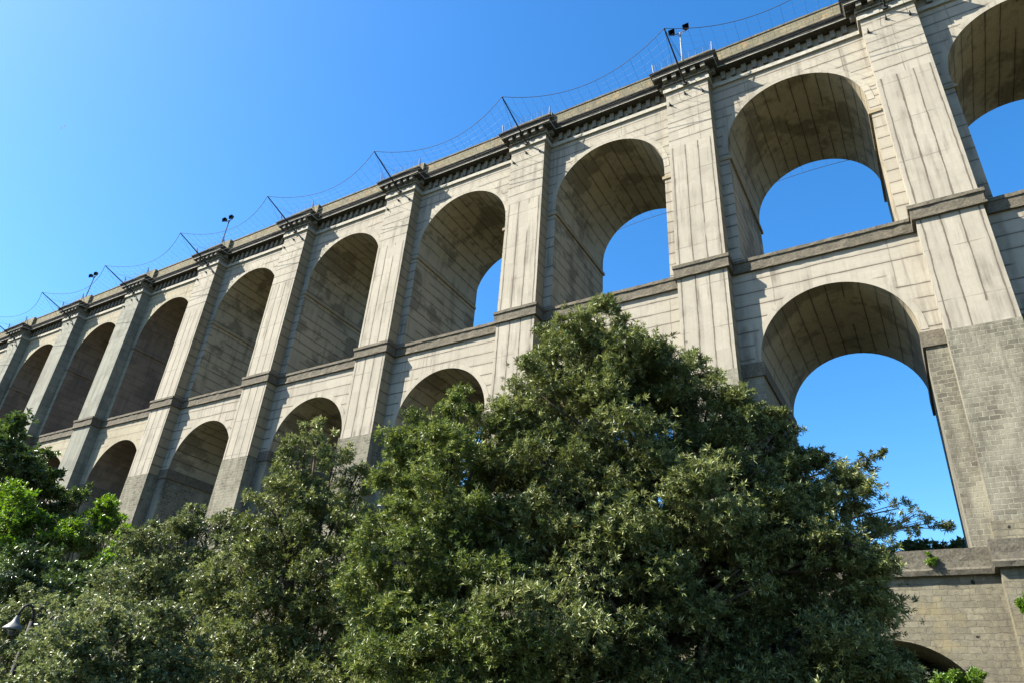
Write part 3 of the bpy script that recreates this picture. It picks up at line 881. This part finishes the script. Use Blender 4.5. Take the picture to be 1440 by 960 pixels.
cnt += make_tree('grey_oak', 'grey-green small-leaved oak behind the lower shrubs, below the narrow left arches', 'tree', Dt, GREY, 14, .075, .036, 150, 8, trunk_uv=(250, 900, 18.8), r0=.13)
Et = [(150, 850, 45, 13.4), (110, 880, 48, 13.2), (195, 875, 48, 13.2), (90, 925, 50, 12.9), (150, 925, 60, 12.8), (230, 900, 45, 13.2), (220, 950, 55, 12.8), (270, 940, 42, 13), (100, 970, 60, 12.6), (180, 985, 65, 12.5), (60, 960, 35, 12.9)]
cnt += make_tree('grey_oak', 'low grey-green oak filling the bottom left, right of the street lamp', 'tree', Et, GREY, 15, .062, .03, 200, 8, trunk_uv=(160, 960, 13.2), r0=.1)
It = [(15, 860, 26, 17.2), (42, 850, 22, 17.3), (20, 895, 30, 17), (55, 870, 16, 17.3), (45, 915, 26, 17.1), (10, 940, 35, 16.8), (50, 955, 26, 17)]
cnt += make_tree('grey_oak', 'grey-green oak behind the street lamp at the left edge', 'tree', It, GREY, 16, .075, .036, 150, 8, trunk_uv=(25, 950, 17.3), r0=.1)
# hillside at the left, in front of the far piers
Ft = [(15, 610, 26, 52), (45, 640, 24, 52), (10, 650, 30, 51), (62, 668, 17, 52), (35, 685, 28, 51), (5, 700, 24, 50), (72, 695, 12, 52)]
cnt += make_tree('dark_tree', 'tall dark green tree on the slope at the left edge, hiding the last piers', 'tree', Ft, DARKG, 17, .28, .15, 22, 7, r0=.3, jit=1.5, trunk_uv=(20, 720, 53))
Ht = [(20, 708, 26, 46), (50, 735, 24, 45.5), (15, 745, 28, 45), (85, 745, 20, 45.5), (65, 765, 20, 45), (105, 765, 16, 45.5), (30, 775, 22, 45), (120, 785, 12, 45.5)]
cnt += make_tree('acacia_tree', 'brightest green feathery tree on the left slope, under the tall dark tree', 'tree', Ht, BRIGHT, 18, .2, .09, 34, 8, r0=.22, jit=1.2, trunk_uv=(40, 800, 46))
Gt = [(148, 708, 17, 50), (135, 722, 15, 50), (160, 725, 14, 50), (150, 740, 18, 49.5), (165, 745, 10, 50)]
cnt += make_tree('acacia_tree', 'small round bright green tree at the foot of a pale pier on the left', 'tree', Gt, BRIGHT, 19, .2, .1, 30, 8, r0=.2, jit=1., trunk_uv=(148, 760, 50))
G2 = [(105, 697, 14, 53), (118, 690, 9, 53), (90, 710, 14, 53), (72, 722, 16, 52.5), (95, 735, 16, 52)]
cnt += make_tree('dark_tree', 'dull green tree between the bright green trees on the left slope', 'tree', G2, DARKG, 20, .25, .12, 22, 7, r0=.2, jit=1., trunk_uv=(95, 760, 52.5))
G3 = [(110, 745, 16, 47), (128, 752, 12, 47), (100, 765, 14, 46.5), (125, 770, 14, 46.5), (140, 765, 10, 46.8)]
cnt += make_tree('olive_shrub', 'yellowish olive-green shrub right of the bright feathery tree', 'shrub', G3, OLIVE, 21, .22, .09, 22, 8, r0=.12, jit=.8, trunk_uv=(118, 790, 47))
G4 = [(178, 748, 12, 43), (165, 765, 11, 42.8), (175, 780, 10, 42.5), (155, 778, 9, 43), (145, 790, 10, 42.8)]
cnt += make_tree('acacia_tree', 'bright green sapling at the foot of the stone pier base on the left', 'tree', G4, BRIGHT, 22, .22, .12, 16, 8, r0=.1, jit=.7, trunk_uv=(165, 800, 43))
G5 = [(120, 800, 22, 37), (95, 815, 24, 36.5), (145, 815, 20, 37), (120, 835, 24, 36), (160, 835, 16, 37), (80, 840, 22, 36)]
cnt += make_tree('dark_tree', 'shadowed dark tree in the hollow beside the cypress', 'tree', G5, DARKG, 23, .22, .11, 20, 7, r0=.18, jit=.8, trunk_uv=(115, 860, 37))
G6 = [(20, 790, 22, 40), (70, 790, 18, 40), (5, 815, 22, 39.5), (60, 815, 20, 39.5), (150, 800, 16, 40), (185, 795, 14, 40), (20, 840, 24, 39)]
cnt += make_tree('dark_tree', 'dark leafy thicket behind the cypress on the left slope', 'tree', G6, DARKG, 25, .22, .11, 26, 7, r0=.14, jit=.8, trunk_uv=(40, 860, 40))
G7 = [(1262, 935, 22, 45), (1225, 930, 26, 45), (1300, 948, 18, 45), (1240, 960, 26, 44.5), (1285, 965, 22, 44.5)]  # added shrub, its dark leaves stand in for shade in the arch void
cnt += make_tree('added_dark_shrub', 'dark shrub added to fill the shaded bottom arch at the lower right', 'shrub', G7, DARKG, 26, .22, .11, 26, 7, r0=.1, jit=.6, trunk_uv=(1255, 985, 45))
# cypress: cone of upswept sprays
cy = [(46 - a * 2.9, 764 + a * 9.0, 4.5 + a * 2.6, 31 - a * .1) for a in range(10)]
cnt += make_tree('cypress_tree', 'pointed dark cypress on the left slope', 'tree', cy, CYP, 24, .13, .04, 160, 8, fill=False, r0=.2, jit=.2, flat=1.3, trunk_uv=(30, 850, 34), up=2.0)
# beyond the viaduct, seen over the lower ledge
for (i, (uu, vv, rr, dd)) in enumerate(((1290, 768, 14, 66), (1325, 772, 10, 68), (1352, 766, 9, 64))):
    lab = ('dark tree beyond the bridge, seen beside the leafy branch over the lower ledge', 'low dark tree beyond the bridge, midway in the gap over the lower ledge', 'dark shrub beyond the bridge, next to the stone jamb of the right pier')[i]
    T_ = [(uu, vv, rr, dd), (uu - rr * .9, vv + 6, rr * .9, dd), (uu + rr * .8, vv + 7, rr * .8, dd), (uu, vv + 18, rr, dd), (uu - 5, vv + 32, rr, dd)]
    cnt += make_tree('distant_tree', lab, 'tree', T_, DARKG, 30 + i, .4, .2, 7, 7, r0=.2, jit=.8)
# small plants growing on the masonry and at its foot
def plant(name, label, c, R, n_l, L, W, material, seed, spread=1.0):
    e = empty(name, tuple(c)); tag(e, label, 'plant')
    rs = np.random.RandomState(seed)
    lobes = [(np.array(c) + rs.normal(size=3) * R * .45 * np.array([spread, .6, 1]), R * rs.uniform(.45, .8), .9) for _ in range(n_l)]
    s_ = MB()
    for (q, r_, f) in lobes: s_.tube([tuple(c), tuple((np.array(c) + q) / 2 + np.array([0, 0, .03])), tuple(q)], [.02, .014, .006], 5)
    s_.build('stem', BARK, e)
    pos, ax, ti, r2 = crown_points(lobes, seed, 70, 8, L, .8, sub=6)
    n = len(pos)
    leaf_mesh('foliage', pos, ax, L * (.6 + .7 * r2.rand(n)), W * (.7 + .6 * r2.rand(n)), ti, material, e)
plant('wall_plant', 'bright green tuft growing out of the lower ledge', (-4.55, .74, 10.05), .34, 5, .12, .045, BRIGHT, 41)
plant('wall_plant', 'leafy green bush at the bottom edge before the dark bottom arch', (-4.75, .0, 4.75), .75, 8, .16, .07, BRIGHT, 42, 1.3)
plant('wall_plant', 'green creeper on the low masonry at the right edge', (-1.7, -.5, 7.7), .42, 6, .14, .06, BRIGHT, 43, .6)
print('leaves', cnt)

# ------------------------------------------------------------------ street lamp, bottom left
lp = at(18, 884, 14.0); arm = at(47, 868, 14.3)
gz = ground_h(lp[0], lp[1])
e = empty('street_lamp', (arm[0], arm[1], gz))
tag(e, 'old street lamp with a pale conical shade at the bottom left edge', 'street lamp')
q = MB(); q.tube([(arm[0], arm[1], gz), (arm[0], arm[1], gz + .8), (arm[0], arm[1], arm[2] - .05)], [.07, .045, .035], 10); q.build('pole', METAL, e, True)
q = MB()
pts = []
for i in range(9):
    a = math.pi * i / 8
    m_ = (lp + arm) / 2; hx = (arm - lp) / 2
    pts.append((m_[0] + hx[0] * math.cos(a), m_[1] + hx[1] * math.cos(a), arm[2] - .05 + .2 * math.sin(a) + (lp[2] + .2 - arm[2] + .05) * (i / 8)))
q.tube(pts, .02, 8); q.build('curved_arm', METAL, e, True)
q = MB(); prof = [(.025, .2), (.04, .15), (.06, .1), (.10, .06), (.145, .02), (.15, 0), (.14, -.005), (.1, .04), (.03, .06)]
nn = 20
for i in range(len(prof) - 1):
    for j in range(nn):
        a, b_ = 2 * math.pi * j / nn, 2 * math.pi * (j + 1) / nn
        (r1, z1), (r2_, z2) = prof[i], prof[i + 1]
        q.face([(lp[0] + r1 * math.cos(a), lp[1] + r1 * math.sin(a), lp[2] + z1), (lp[0] + r2_ * math.cos(a), lp[1] + r2_ * math.sin(a), lp[2] + z2),
                (lp[0] + r2_ * math.cos(b_), lp[1] + r2_ * math.sin(b_), lp[2] + z2), (lp[0] + r1 * math.cos(b_), lp[1] + r1 * math.sin(b_), lp[2] + z1)][::-1])
q.build('lamp_shade', LAMPW, e, True)
q = MB(); q.tube([(lp[0], lp[1], lp[2] + .05), (lp[0], lp[1], lp[2] - .01), (lp[0], lp[1], lp[2] - .06), (lp[0], lp[1], lp[2] - .09)], [.03, .055, .05, .02], 12)
q.build('bulb', GLASS, e, True)
